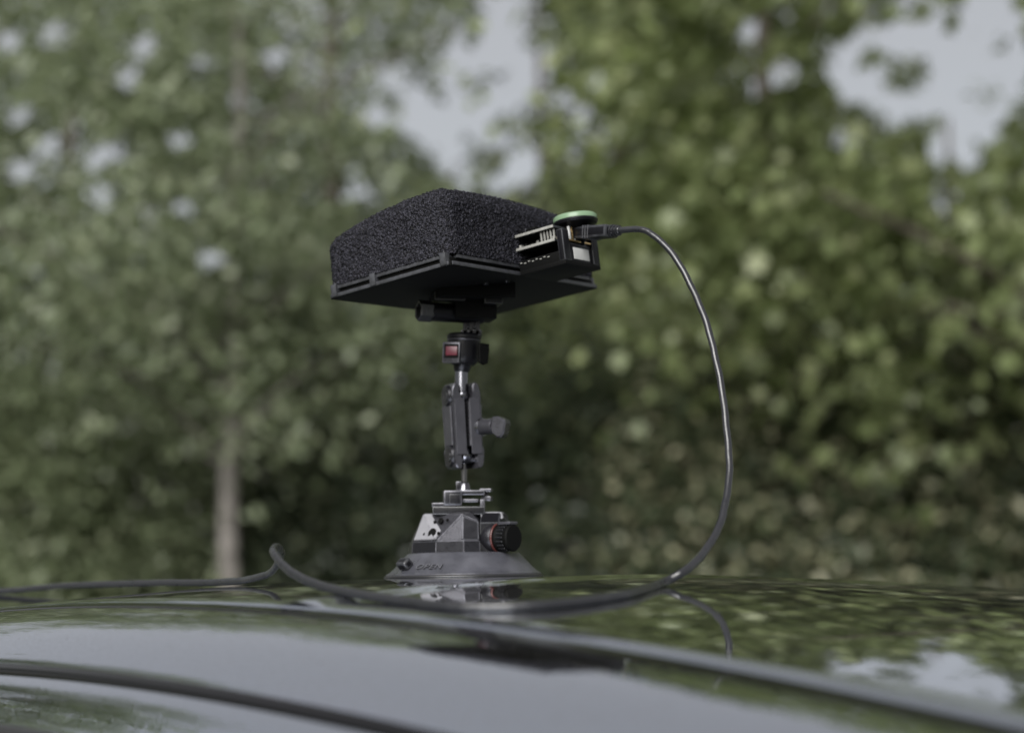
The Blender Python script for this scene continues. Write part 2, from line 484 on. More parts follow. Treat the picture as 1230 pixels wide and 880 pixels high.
def arc(o0, d0, o1, d1, a0, a1, n=14):
    """smooth profile from (o0,d0) to (o1,d1), its slope turning from a0 to a1 degrees"""
    pts = []
    m0 = Vector((math.cos(math.radians(a0)), math.sin(math.radians(a0)))); m1 = Vector((math.cos(math.radians(a1)), math.sin(math.radians(a1))))
    p0 = Vector((o0, d0)); p1 = Vector((o1, d1)); L = (p1 - p0).length * 1.1
    for k in range(n):
        t = k / (n - 1)
        h = (2 * t ** 3 - 3 * t ** 2 + 1) * p0 + (t ** 3 - 2 * t ** 2 + t) * L * m0 + (-2 * t ** 3 + 3 * t ** 2) * p1 + (t ** 3 - t ** 2) * L * m1
        pts.append((h.x, h.y))
    return pts

for side in (1, -1):
    # channel beside the roof skin, with its moulding
    sweep('roof_gutter', [(-.0012, .0008), (0, .0030), (.0010, .0055), (.0165, .0066), (.0175, .0038), (.0192, .0042)], M_PAINT, side)
    mp = [(.0026, .0062), (.0028, .0024), (.0036, .0016), (.0090, .0021), (.0138, .0028), (.0148, .0036), (.0150, .0066)]
    sweep('roof_moulding', mp, M_SEAL, side, closed=True)
    sweep('cant_rail', arc(.0192, .0042, .0705, .0282, 9, 41, 24) + [(.0719, .0300), (.0715, .035)], M_PAINT, side)
    ring = [(.0702 + (o - .0784) * .45, .0302 + (d - .0415) * .45) for o, d in ((.0784, .0415), (.0800, .0396), (.0822, .0402), (.0834, .0420), (.0842, .0424), (.0868, .0432), (.0893, .0462), (.0900, .0500), (.0890, .0535), (.0840, .0545), (.0790, .0520))]
    sweep('door_seal', ring, M_SEAL, side, closed=True, sharp=None)
    sweep('door_frame', [(.0710, .0352)] + arc(.0752, .0347, .0925, .0535, 30, 54, 12) + [(.0945, .057), (.090, .060)], M_PAINT, side)
    ring2 = [(.0965 + .0058 * math.cos(a), .0605 + .0058 * math.sin(a)) for a in np.linspace(0, 2 * math.pi, 13)[:-1]]
    sweep('window_seal', ring2, M_RUBBER, side, closed=True)
    for a, b_ in ((-.93, -.16), (-.06, .80)):
        sweep('side_window', arc(.098, .066, .30, .52, 60, 72, 8), M_GLASSD, side, a, b_, 30)
    sweep('door_pillar', arc(.100, .066, .304, .52, 60, 72, 8), M_TRIM, side, -.165, -.055, 6)
    sweep('rear_pillar', arc(.0985, .066, .302, .52, 60, 72, 8), M_PAINT, side, S0, -.925, 10)
    sweep('front_pillar', arc(.0985, .066, .302, .52, 60, 72, 8), M_PAINT, side, .795, S1 + .02, 6)

# lower body in car-local metres
def body_loft():
    st = [(-1.62, .70, .50, .78), (-1.56, .80, .30, .95), (-1.35, .84, .22, .99), (-.9, .86, .20, .985), (0, .865, .20, .98),
          (.9, .865, .20, .975), (1.35, .86, .20, .955), (1.8, .84, .21, .90), (2.2, .79, .24, .82), (2.36, .70, .32, .68), (2.40, .60, .40, .55)]
    V = []; k = 0
    for s, hw, zb, zt in st:
        prof = [(hw - .12, zb), (hw - .03, zb + .03), (hw, zb + .22), (hw + .01, (zb + zt) / 2 + .06), (hw - .015, zt - .08), (hw - .05, zt - .015), (hw - .10, zt)]
        row = [(y, z) for y, z in prof] + [(-y, z) for y, z in reversed(prof)]
        k = len(row)
        V += [(s, y, z) for y, z in row]
    F_ = []
    for i in range(len(st) - 1):
        for j in range(k):
            j2 = (j + 1) % k
            F_.append((i * k + j, i * k + j2, (i + 1) * k + j2, (i + 1) * k + j))
    F_ += [tuple(range(k)), tuple(reversed([(len(st) - 1) * k + j for j in range(k)]))]
    bm = bmesh.new(); bv = [bm.verts.new(v) for v in V]
    for f in F_: bm.faces.new([bv[i] for i in f])
    return bm
bm_obj('body_shell', body_loft(), M_PAINT, car, angle=35)
def screen(name, sA, sB, zB, hB):
    V = []; n = 14
    for i in range(n):
        f = i / (n - 1); s = sA + (sB - sA) * f
        for j in range(13):
            w = -1 + j / 6
            t = T_MID + w * (T_HALF + .06 + (hB - T_HALF - .06) * f)
            zA = roof_z(sA, min(max(T_MID + w * T_HALF, T_NEAR), T_FAR)) - .004
            V.append(cl(s + (1 - w * w) * .05 * f * (1 if sB > sA else -1), t, zA + (zB - zA) * f))
    return mesh_obj(name, V, grid_faces(n, 13), M_GLASSD, car, smooth=True)
screen('windscreen', S1, 1.42, -.54, .74)
screen('rear_window', S0, -1.52, -.52, .74)
for s in (1.55, -1.02):
    for y in (.80, -.80):
        bm = bmesh.new()
        MW = Matrix.Translation((s, y, .315)) @ frame_from((0, 1 if y > 0 else -1, 0)).to_4x4()
        add_lathe(bm, [(.19, -.09), (.28, -.1), (.312, -.07), (.315, 0), (.312, .07), (.28, .1), (.2, .095), (.19, .06)], MW, 40)
        wheel = bm_obj('wheel', bm, M_TYRE, car, angle=40)
        bm = bmesh.new()
        add_lathe(bm, [(.2, .05), (.205, .085), (.19, .09), (.18, .06), (.06, .07), (.05, .085), (0, .085)], MW, 30)
        for k in range(5):
            a = 2 * math.pi * k / 5
            add_box(bm, (.11, 0, .072), (.16, .045, .02), MW @ Matrix.Rotation(a, 4, 'Z'), .004)
        bm_obj('rim', bm, M_RIM, wheel, angle=40)
for y in (.60, -.60):
    bm = bmesh.new(); add_box(bm, (2.31, y, .66), (.10, .28, .12), None, .03, 3); bm_obj('headlight', bm, M_LAMPC, car, angle=40)
    bm = bmesh.new(); add_box(bm, (-1.575, y, .80), (.07, .20, .20), None, .02, 3); bm_obj('tail_light', bm, M_LAMPR, car, angle=40)
    for s in (.0, -.85):
        sg = 1 if y > 0 else -1
        bm = bmesh.new(); add_box(bm, (s, sg * .882, .86), (.16, .03, .026), None, .009, 3); bm_obj('door_handle', bm, M_PAINT, car, angle=40)

# ------------------------------------------------------------------ suction mount with its articulated arm
mount = empty('suction_mount', CUP)
tag(mount, 'grey suction cup mount with articulated clamp arm on the car roof', 'camera mount')
gx, gy = .0163, -.0441
RN = frame_from((-gx, -gy, 1), (1, 0, 0)).to_4x4()
MM = .001
def D(px, py, dy=0.0):
    return W(px, py, 1.0 + dy) - CUP

# skirt
bm = bmesh.new()
add_lathe(bm, [(0, -.0012), (.046, -.0012), (.0492, -.0004), (.0497, .0006), (.0496, .0018), (.0478, .0026), (.0470, .0030), (.0440, .0058), (.0405, .0096), (.0368, .0136), (.0352, .0148), (.030, .0152), (0, .0152)], RN, 72)
skirt = bm_obj('cup_skirt', bm, M_CUP, mount, angle=50)
bm = bmesh.new()
add_lathe(bm, [(.0470, -.0004), (.0506, -.0006), (.0509, .0002), (.0503, .0010), (.0480, .0012)], RN, 72)
bm_obj('cup_lip', bm, M_RUBBER, mount, smooth=True)
# release tab on the skirt
def on_skirt(px, zc, lift=0.0):
    """frame on the conical skirt below photo column px"""
    x = (px - 557) * .000536; r = .0496 + (.0368 - .0496) * (zc - .0018) / (.0136 - .0018)
    y = -math.sqrt(max(r * r - x * x, 1e-9))
    nrm = Vector((x / r * .68, y / r * .68, .735)).normalized()
    tx = Vector((-y, x, 0)).normalized()
    R = Matrix((tx, nrm.cross(tx), nrm)).transposed()
    return RN @ Matrix.Translation(Vector((x, y, zc)) + nrm * lift) @ R.to_4x4()
bm = bmesh.new(); add_box(bm, (0, 0, .002), (.0098, .0062, .0060), on_skirt(492, .0068), .0016, 3)
tab = bm_obj('release_tab', bm, M_PLAST, mount, angle=40)
# OPEN embossed on the skirt
cu = bpy.data.curves.new('open_lettering', 'FONT'); cu.body = 'OPEN'; cu.size = .0058; cu.extrude = .0003; cu.align_x = 'CENTER'; cu.align_y = 'CENTER'; cu.shear = .25; cu.space_character = 1.15
to = bpy.data.objects.new('tmp', cu); COL.objects.link(to)
dg = bpy.context.evaluated_depsgraph_get(); dg.update()
me = bpy.data.meshes.new_from_object(to.evaluated_get(dg)); bpy.data.objects.remove(to)
me.materials.clear(); me.materials.append(M_LETTER)
# bend the letters round the cone
for v in me.vertices:
    Mx = on_skirt(519 + v.co.x / .000536, .0062, .0001)
    p = Mx @ Vector((0, v.co.y, v.co.z)); v.co = p
lo = bpy.data.objects.new('open_lettering', me); COL.objects.link(lo); lo.parent = skirt

def hull(name, pts, mat, parent=mount, M=RN, bevel=0.0, angle=12):
    bm = bmesh.new()
    for p in pts: bm.verts.new([c * MM for c in p])
    bmesh.ops.convex_hull(bm, input=bm.verts[:])
    bmesh.ops.dissolve_limit(bm, angle_limit=math.radians(2), verts=bm.verts[:], edges=bm.edges[:])
    if bevel: bmesh.ops.bevel(bm, geom=bm.edges[:], offset=bevel * MM, segments=2, affect='EDGES', material=1)
    bmesh.ops.transform(bm, matrix=M, verts=bm.verts[:])
    return bm_obj(name, bm, mat, parent, angle=angle)

low = [(-35.5, 6), (-32.5, -8), (-16.5, -25), (1.0, -31), (11.3, -28.5), (14, 16), (0, 28), (-20, 24)]
hull('lower_body', [(x, y, z) for x, y in low for z in (14.6, )] + [(x * .985, y * .985, 22.2) for x, y in low], M_ANOD, bevel=.5)
up_b = [(-34, 6), (-31.6, -8), (-16, -24), (.2, -29.5), (10.6, -27.5), (13, 16), (0, 26), (-20, 23)]
up_t = [(-25.5, 8), (-25.2, -4.5), (-2, -20.0), (5.0, -21), (12, 14), (0, 22), (-16, 19)]
hull('upper_body', [(x, y, 22.2) for x, y in up_b] + [(x, y, 40.2) for x, y in up_t] + [(10.4, -26.5, 34.0), (.4, -27.5, 38.4)], M_ANODL, bevel=.6)
# front pad between the facets, darker
hull('front_pad', [(1.2, -29.7, 23.5), (9.6, -28.1, 23.5), (1.4, -28.4, 36.2), (9.4, -27.2, 33.4), (1.2, -25, 23.5), (9.6, -24, 23.5), (1.4, -24, 36.2), (9.4, -24, 33.4)], M_ANOD)
# black discs, coloured as the shade inside holes in the slanted plate: plate plane through (-31.6,-8,22.2), (-16,-24,22.2), (-2,-20,40.2), (-25.2,-4.5,40.2)
pa, pb, pc = Vector((-31.6, -8, 22.2)), Vector((-16, -24, 22.2)), Vector((-25.2, -4.5, 40.2))
pn = (pb - pa).cross(pc - pa).normalized()
if pn.y > 0: pn = -pn
hull('slanted_plate', [tuple(p + pn * k) for p in (Vector((-31.0, -8.4, 23.0)), Vector((-16.8, -23.2, 23.0)), Vector((-3.6, -19.2, 39.6)), Vector((-24.6, -5.2, 39.8))) for k in (.7, -2.5)], M_PLATE, bevel=.4)
def plate_pt(px, py):
    """point on the slanted plate behind a photo pixel (mount local, mm)"""
    o = Vector((0, 0, CAM_Z)); d = (W(px, py, 1.0) - o)
    Mi = RN.inverted()
    lo_ = Mi @ (o - CUP); ld = (Mi.to_3x3() @ d)
    A = (pa + pn * .7) * MM
    t = (A - lo_).dot(pn) / ld.dot(pn)
    return lo_ + ld * t
plx = (pb - pa).normalized()
for px, py, r in ((518.6, 640, 3.4), (529, 625, 2.0), (509.5, 641.3, .95), (526.3, 639.8, .95), (522, 626.3, .95), (537, 624, .95)):
    bm = bmesh.new(); P = plate_pt(px, py)
    FM = RN @ Matrix.Translation(P) @ frame_from(pn, plx).to_4x4()
    add_lathe(bm, [(0, .00022), (r * MM * .93, .00022), (r * MM, .0001), (r * MM, -.0006)], FM, 24)
    bm_obj('hole_shade', bm, M_HOLE, mount, smooth=False)
# housing of the pump at the right
hull('pump_housing', [(x, y, z) for x, y in ((11.2, -25), (23, -24), (30, -10), (30, 14), (11.2, 18)) for z in (14.6, 33)] + [(x, y, 39.5) for x, y in ((12.2, -18), (24, -17), (28, -8), (28, 10), (12.2, 14))], M_PLAST, bevel=.6)
hull('housing_cap', [(x, y, z) for x, y, z in ((11.6, -20.5, 36.8), (26.0, -19.4, 35.4), (11.6, -16, 40.3), (25.0, -15.2, 40.1), (12, -6, 40.6), (26.5, -5, 40.4))], M_PLATE, bevel=.4)
# pump knob
kd = Vector((.80, -.60, 0)).normalized()
K0 = Vector((21.5, -20, 23.4)) * MM
bm = bmesh.new()
fr = frame_from(kd, (0, 0, 1)).to_4x4(); fr.translation = K0; fr = fr @ Matrix.Diagonal((.88, .88, .95, 1))
add_lathe(bm, [(0, -.006), (.0113, -.006), (.0117, .0006), (.0108, .0018), (0, .0018)], RN @ fr, 36); bm_obj('knob_flange', bm, M_ANOD, mount, angle=40)
bm = bmesh.new(); add_lathe(bm, [(.0096, .0016), (.0108, .0018), (.0109, .0030), (.0097, .0032), (.0096, .0016)], RN @ fr, 40); bm_obj('knob_ring', bm, M_REDR, mount, smooth=True)
bm = bmesh.new(); add_lathe(bm, [(0, .002), (.0097, .002), (.0099, .0044), (.0092, .0052), (.0088, .0110), (.0094, .0120), (.0098, .0136), (.0090, .0146), (0, .0148)], RN @ fr, 40)
knob = bm_obj('pump_knob', bm, M_PLASTD, mount, angle=40)
bm = bmesh.new()
for k in range(20):
    a = 2 * math.pi * k / 20
    add_box(bm, (.0091 * math.cos(a), .0091 * math.sin(a), .0081), (.0012, .0012, .0054), RN @ fr @ Matrix.Rotation(0, 4, 'Z'), .0002)
bm_obj('grip_ridges', bm, M_PLAST, knob)
bm = bmesh.new()
add_box(bm, (.0104, 0, .0098), (.0022, .0096, .0096), RN @ fr, .0007, 2)
bm_obj('knob_tab', bm, M_SATIN, knob, angle=40)

# quick-release clamp on top
def dbox(name, x0, x1, y0, y1, d0, d1, mat, bev=.4, rot=0.0, parent=mount):
    """box covering photo columns x0..x1 and rows y0..y1, between depths d0..d1 (mm) round the mount axis"""
    a = D(x0, y1); b = D(x1, y0)
    c = Vector(((a.x + b.x) / 2, 0, (a.z + b.z) / 2))
    bm = bmesh.new()
    R = Matrix.Translation(c) @ Matrix.Rotation(math.radians(rot), 4, 'Z')
    add_box(bm, (0, (d0 + d1) / 2 * MM, 0), (b.x - a.x, (d1 - d0) * MM, b.z - a.z), R, bev * MM, 2)
    return bm_obj(name, bm, mat, parent, angle=40)
dbox('clamp_base', 521, 583, 608, 617.5, -17, 16, M_PLAST, .6)
dbox('clamp_rail', 520, 549, 603.5, 608.5, -15, 14, M_ANOD, .7)
dbox('clamp_block', 532, 554, 589, 607, -17.5, 10, M_ANOD, 1.0, 4)
dbox('block_face', 539, 551.5, 593.5, 605, -18.3, -15, M_PLAST, .3, 4)
dbox('clamp_jaw', 553, 577, 599, 603, -13, 10, M_ANODL, .6, -4)
dbox('jaw_foot', 577, 583, 599.5, 616, -13, 6, M_ANODL, .6)
dbox('clamp_deck', 548, 584, 588.5, 594.5, -14, 10, M_ANOD, .7, -3)
dbox('lock_lever', 579, 593.5, 586.5, 590.5, -12, -3, M_ANODL, .7, -8)
dbox('lever_pad', 580, 592, 595.5, 601.5, -9, 2, M_SATIN, .7, -8)
dbox('lever_post', 582, 589, 590, 596, -8, -2, M_PLAST, .3, -8)
bm = bmesh.new()
add_cyl(bm, D(557.5, 590), D(558, 579), .0046, .0034, 20, .0006)
bm_obj('rod_collar', bm, M_STEEL, mount, angle=35)
bm = bmesh.new(); add_box(bm, D(551, 583), (.0034, .006, .0054), None, .0006, 2); bm_obj('lock_pin', bm, M_ANOD, mount, angle=40)
bm = bmesh.new(); add_cyl(bm, D(557.5, 582), D(557.2, 548), .0019, .0021, 16)
bm_obj('lower_rod', bm, M_STEEL, mount, angle=35)

# clamp arm: two jaws, two ball sockets, a wing knob
A_top, A_bot = D(553.0, 461), D(558.5, 563)
AC = (A_top + A_bot) / 2; ax = (A_top - A_bot).normalized(); AH = (A_top - A_bot).length / 2
AR = frame_from(ax, (1, 0, 0)).to_4x4(); AM = Matrix.Translation(AC) @ AR @ Matrix.Rotation(math.radians(24), 4, 'Z')
def jaw(sg):
    H = AH / MM; o = 10.6; i = .75
    pts = []
    # inner side going down: upper socket, slot, lower socket
    def circ(cz, r, a0, a1, n):
        return [(sg * r * math.cos(math.radians(a)), cz + r * math.sin(math.radians(a))) for a in np.linspace(a0, a1, n)]
    up = [(sg * 5.6, H), (sg * 4.4, H - 2.2)] + circ(H - 7.5, 4.8, 20, -72, 7)
    dn = circ(-H + 9.0, 5.6, 80, 0, 7) + [(sg * 5.6, -H + 4), (sg * 5.2, -H)]
    outer = [(sg * 7.6, -H), (sg * 9.4, -H + 1.6), (sg * 9.8, -H + 3.4), (sg * 9.0, -H + 4.4), (sg * 10.2, -H + 6), (sg * 9.2, -H + 7.2), (sg * 10.4, -H + 9), (sg * 9.6, -H + 11.4),
             (sg * 9.3, -H + 14), (sg * 9.3, H - 15), (sg * 9.9, H - 12.5), (sg * 9.0, H - 11.5), (sg * 10.0, H - 8), (sg * 9.6, H - 4), (sg * 8.6, H - 1.2), (sg * 7.2, H + .2)]
    pts = up + dn + outer
    pts = [(x * MM, z * MM) for x, z in pts]
    if sg > 0: pts = list(reversed(pts))
    bm = bmesh.new(); add_prism(bm, pts, -.0092, .0092, AM, .0007)
    return bm
for sg in (-1, 1):
    j = bm_obj('arm_jaw', jaw(sg), M_ANODL, mount, angle=30)
    bm = bmesh.new(); add_box(bm, (sg * .0052, -.0094, -.0005), (.0070, .0008, .036), AM, .0003); bm_obj('jaw_face', bm, M_SATIN, j, angle=30)
    bm = bmesh.new(); add_box(bm, (sg * .0096, 0, .0005), (.0016, .0120, .026), AM, .0006); bm_obj('jaw_rib', bm, M_SATIN, j, angle=30)
    for z in (AH - .0075, -AH + .0085):
        bm = bmesh.new(); add_cyl(bm, AM @ Vector((sg * .0086, 0, z)), AM @ Vector((sg * .0112, 0, z)), .0072, .0066, 24, .0005)
        d = bm_obj('joint_disc', bm, M_ANOD, j, angle=35)
        bm = bmesh.new(); add_cyl(bm, AM @ Vector((sg * .0110, 0, z)), AM @ Vector((sg * .0115, 0, z)), .0042, .0040, 20); bm_obj('disc_recess', bm, M_ANOD, d, angle=35)
bm = bmesh.new(); add_box(bm, (0, .002, 0), (.0024, .012, .036), AM); bm_obj('slot_shade', bm, M_HOLE, mount)  # black block, stands in for the shade in the slot
for z, r, nm in ((AH - .0075, .0050, 'upper_ball'), (-AH + .0090, .0058, 'lower_ball')):
    bm = bmesh.new(); bmesh.ops.create_uvsphere(bm, u_segments=24, v_segments=16, radius=r); bmesh.ops.transform(bm, matrix=AM @ Matrix.Translation((0, -.001, z)), verts=bm.verts[:])
    bm_obj(nm, bm, M_STEEL, mount, smooth=True)
bm = bmesh.new(); add_cyl(bm, AM @ Vector((-.007, -.0030, -AH + .0058)), AM @ Vector((.007, -.0030, -AH + .0058)), .0022, .0022, 18, .0004); bm_obj('socket_pin', bm, M_STEEL, mount, angle=35)
bm = bmesh.new(); add_box(bm, (0, .0045, -AH + .0075), (.0125, .006, .0145), AM); bm_obj('socket_shade', bm, M_HOLE, mount)  # black block behind the lower ball, colours in the recess shade
bm = bmesh.new(); add_box(bm, (0, .0045, AH - .0065), (.0110, .006, .0125), AM); bm_obj('socket_shade', bm, M_HOLE, mount)  # same painted shade behind the upper ball
# wing knob
bm = bmesh.new(); k0 = D(573, 513, -.001); k1 = D(594, 511.5, -.010)
add_cyl(bm, k0, k1, .0052, .0052, 20, .0005); wk = bm_obj('clamp_bolt', bm, M_ANODL, mount, angle=35)
bm = bmesh.new(); add_cyl(bm, D(574, 513, -.001), D(580, 512.6, -.0035), .0066, .0062, 20, .0005); bm_obj('bolt_washer', bm, M_STEEL, wk, angle=35)
bm = bmesh.new(); kc_ = D(600.5, 512.5, -.0115)
WM = Matrix.Translation(kc_) @ Matrix.Rotation(math.radians(-22), 4, 'Z') @ Matrix.Rotation(math.radians(10), 4, 'Y')
add_prism(bm, [(x * MM, z * MM) for x, z in ((-4.6, 5.6), (-1, 6.6), (4.2, 5.2), (5.3, 3.2), (5.0, -4.2), (3.4, -6.6), (.2, -7.0), (-1.2, -3.6), (-4.8, -2.6))], -.0050, .0050, WM, .0011)
bm_obj('wing_knob', bm, M_ANODL, mount, angle=30)

# upper rod, collar and quick head with a red button
bm = bmesh.new(); add_cyl(bm, AM @ Vector((0, -.001, AH - .006)), D(554.5, 441), .0044, .0044, 20); bm_obj('upper_rod', bm, M_STEEL, mount, angle=35)
bm = bmesh.new(); add_cyl(bm, D(554.2, 447), D(555.5, 436), .0050, .0062, 22, .0006); bm_obj('head_collar', bm, M_ANOD, mount, angle=35)
hc = D(557, 420); HM = Matrix.Translation(hc) @ frame_from((.035, .02, 1), (1, 0, 0)).to_4x4()
bm = bmesh.new()
add_lathe(bm, [(0, -.0100), (.0072, -.0100), (.0098, -.0074), (.0104, -.004), (.0108, .0062), (.0104, .0066), (.0112, .0070), (.0113, .0088), (.0100, .0102), (0, .0104)], HM, 40)
head = bm_obj('quick_head', bm, M_PLAST, mount, angle=35)
BM = Matrix.Translation(D(548.5, 424.5)) @ frame_from((.035, 0, 1), (.93, -.30, 0)).to_4x4()
bm = bmesh.new(); add_box(bm, (0, -.0094, -.0004), (.0120, .0034, .0140), BM, .0012, 2); fr_ = bm_obj('button_frame', bm, M_ANODL, mount, angle=35)
bm = bmesh.new(); add_box(bm, (.0004, -.0112, .0005), (.0098, .0008, .0090), BM, .0003); bm_obj('button_recess', bm, M_HOLE, fr_)
bm = bmesh.new(); add_box(bm, (.0009, -.0119, .0005), (.0078, .0014, .0060), BM, .0005, 2); bm_obj('red_button', bm, M_RED, fr_, angle=35)
bm = bmesh.new(); add_prism(bm, [(x * MM, z * MM) for x, z in ((-4.2, 6), (4.2, 6), (4.6, 2), (3.6, -6.5), (0, -8), (-3.6, -6.5), (-4.6, 2))], -.0022, .0, Matrix.Translation(D(568.5, 424.5)) @ frame_from((.03, 0, 1), (.75, .66, 0)).to_4x4() @ Matrix.Translation((0, -.0090, 0)), .0006)
bm_obj('side_grip', bm, M_PLASTD, mount, angle=35)
bm = bmesh.new(); add_lathe(bm, [(.0105, .0052), (.0111, .0056), (.0111, .0064), (.0105, .0066)], HM, 40); bm_obj('head_band', bm, M_ANODL, mount, smooth=True)
# three prongs of the tripod hinge
for k, dx in enumerate((-7.2, 0, 7.2)):
    p = D(566.5 + dx * 1.0, 388, .002)
    bm = bmesh.new(); add_prism(bm, [(x * MM, z * MM) for x, z in ((-1.5, -9), (1.5, -9), (1.5, 8), (.9, 9.5), (-.9, 9.5), (-1.5, 8))], -.0075, .0075, Matrix.Translation(p), .0005)
    bm_obj('hinge_prong', bm, M_PLAST, mount, angle=30)
bm = bmesh.new(); add_box(bm, D(566.5, 400.5, .002), (.0135, .015, .0036), None, .0006, 2); bm_obj('hinge_base', bm, M_PLAST, mount, angle=30)

# ------------------------------------------------------------------ sensor box under the foam windshield
BA, BB = .1558, .0981
BC = Vector((-.0284, 1.0, CAM_Z + .1383))
def rz(a): return Matrix.Rotation(a, 3, 'Z')
BR = Matrix.Rotation(-.1175, 3, 'Y') @ Matrix.Rotation(-.0593, 3, 'X') @ Matrix.Rotation(.9323, 3, 'Z')
box = empty('sensor_box', BC); box.rotation_mode = 'XYZ'; box.rotation_euler = BR.to_euler('XYZ')
tag(box, 'black sensor box under a porous foam windshield held up by the arm', 'sensor')
hx, hy = BA / 2, BB / 2

def bbox_part(name, c, s, mat, bev=.0005, parent=box, M=None, seg=2):
    bm = bmesh.new(); add_box(bm, c, s, M, bev, seg)
    return bm_obj(name, bm, mat, parent, angle=40)
bbox_part('base_plate', (0, 0, .0016), (BA, BB, .0032), M_PLASTD, .0006)
bbox_part('gasket', (0, 0, .0044), (BA - .004, BB - .004, .0028), M_HOLE, 0)
# retaining frame: four bars in a lighter black
for nm, c, s in (('frame_bar', (-hx + .003, 0, .0069), (.006, BB - .006, .0030)), ('frame_bar', (hx - .003, 0, .0069), (.006, BB - .006, .0030)),
                 ('frame_bar', (0, -hy + .003, .0069), (BA - .014, .006, .0030)), ('frame_bar', (0, hy - .003, .0069), (BA - .014, .006, .0030))):
    bbox_part(nm, c, s, M_EDGE, .0006)
bbox_part('plate_rim', (-hx - .0004, 0, .0016), (.0012, BB - .002, .0024), M_EDGE, .0004)
bbox_part('plate_rim', (-.0, -hy - .0004, .0016), (BA - .002, .0012, .0024), M_EDGE, .0004)
clips = [(-hx, hy - .004), (-hx, .012), (-hx, -hy + .004), (hx, -hy + .004), (hx, hy - .004), (hx, .0), (.0, hy)]
for x, y in clips:
    c = bbox_part('clip', (x * .992, y * .985, .0046), (.0048, .0048, .0080), M_EDGE, .0008)
    bm = bmesh.new(); add_cyl(bm, (x * .992, y * .985, .0080), (x * .992, y * .985, .0104), .0015, .0011, 12, .0004)
    bm_obj('clip_screw', bm, M_ANOD, c, angle=35)

# foam windshield: rounded block with a rough skin
def foam():
    rng = np.random.default_rng(5)
    fx, fy, z0, z1, r = hx + .0006, hy + .0006, .0078, .0415, .0090
    st = .00062
    def ax_(h): 
        n = int(2 * h / st); return np.linspace(-h, h, n + 1)
    X, Y = ax_(fx), ax_(fy); Z = np.linspace(z0, z1, int((z1 - z0) / st) + 1)
    P, Fc = [], []; off = 0
    def add(U, Vv, f, flip):
        nonlocal off
        u, v = np.meshgrid(U, Vv, indexing='ij'); p = f(u, v).reshape(-1, 3)
        nu, nv = len(U), len(Vv)
        i, j = np.meshgrid(np.arange(nu - 1), np.arange(nv - 1), indexing='ij'); a = (i * nv + j).ravel() + off
        q = np.stack([a, a + nv, a + nv + 1, a + 1], 1)
        P.append(p); Fc.append(q[:, ::-1] if flip else q); off += len(p)
    add(X, Y, lambda u, v: np.stack([u, v, np.full_like(u, z1)], -1), False)
    for sg in (-1, 1):
        add(X, Z, lambda u, v: np.stack([u, np.full_like(u, sg * fy), v], -1), sg > 0)
        add(Y, Z, lambda u, v: np.stack([np.full_like(u, sg * fx), u, v], -1), sg < 0)
    P = np.concatenate(P); Fc = np.concatenate(Fc)
    key = np.round(P * 1e6).astype(np.int64)
    _, idx, inv = np.unique(key, axis=0, return_index=True, return_inverse=True)
    inv = inv.ravel(); P = P[idx]; Fc = inv[Fc]
    q = P.copy(); q[:, 0] = np.clip(P[:, 0], -fx + r, fx - r); q[:, 1] = np.clip(P[:, 1], -fy + r, fy - r); q[:, 2] = np.clip(P[:, 2], z0, z1 - r)
    d = P - q; L = np.linalg.norm(d, axis=1, keepdims=True); nrm = d / np.maximum(L, 1e-9)
    P = q + nrm * r
    up = np.clip((P[:, 2] - z0) / (z1 - z0), 0, 1)
    P[:, 2] += up * (.0085 * (1 - .5 * (P[:, 0] / fx) ** 2 - .5 * (P[:, 1] / fy) ** 2) - .0056 * P[:, 1] / fy - .0015 * P[:, 0] / fx)
    # pores: neighbouring points at different depths
    w = rng.normal(size=len(P)) * .00044
    big = np.sin(P[:, 0] * 310 + 1.3 * np.sin(P[:, 2] * 240)) * np.sin(P[:, 1] * 270 + np.sin(P[:, 2] * 190)) * .00012
    P += nrm * (w + big)[:, None]
    return P, Fc
P, Fc = foam()
me = bpy.data.meshes.new('foam_cover'); me.from_pydata(P.tolist(), [], Fc.tolist()); me.materials.append(M_FOAM)
me.polygons.foreach_set('use_smooth', [True] * len(me.polygons)); me.update()
fo = bpy.data.objects.new('foam_cover', me); COL.objects.link(fo); fo.parent = box

# electronics tray on the right side
TX0, TX1, TY0, TY1 = -.010, .029, -hy - .036, -hy
bbox_part('tray_floor', ((TX0 + TX1) / 2, (TY0 + TY1) / 2 + .001, .0016), (TX1 - TX0, TY1 - TY0 + .002, .0030), M_PLASTD, .0005)
for x in (TX0 + .0035, TX1 - .0035):
    bbox_part('tray_post', (x, TY0 + .0022, .0125), (.007, .0044, .0200), M_PLAST, .0006)
bbox_part('tray_end_wall', ((TX0 + TX1) / 2, TY0 + .003, .0085), (TX1 - TX0 - .010, .0036, .0120), M_PLAST, .0005)
bbox_part('tray_side_wall', (TX1 - .0012, (TY0 + TY1) / 2, .0085), (.0024, TY1 - TY0, .0140), M_PLAST, .0005)
bbox_part('sticker', ((TX0 + TX1) / 2 + .0005, TY0 + .0010, .0082), (.0168, .0006, .0074), M_WHITE, .0002)
bbox_part('tray_lip', ((TX0 + TX1) / 2, TY0 + .0016, .0162), (TX1 - TX0 - .014, .0024, .0010), M_GOLD, .0002)
for z, y1, mt in ((.0166, TY1 + .003, 0), (.0252, TY1 + .006, 0)):
    b1 = bbox_part('circuit_board', (TX0 + .015, (TY0 + .006 + y1) / 2, z), (.030, y1 - TY0 - .006, .0014), M_PCB, .0001)
    bbox_part('board_edge', (TX0 - .0002, (TY0 + .006 + y1) / 2, z), (.0008, y1 - TY0 - .006, .0017), M_PCBE, .0002, parent=b1)
rnd = random.Random(4)
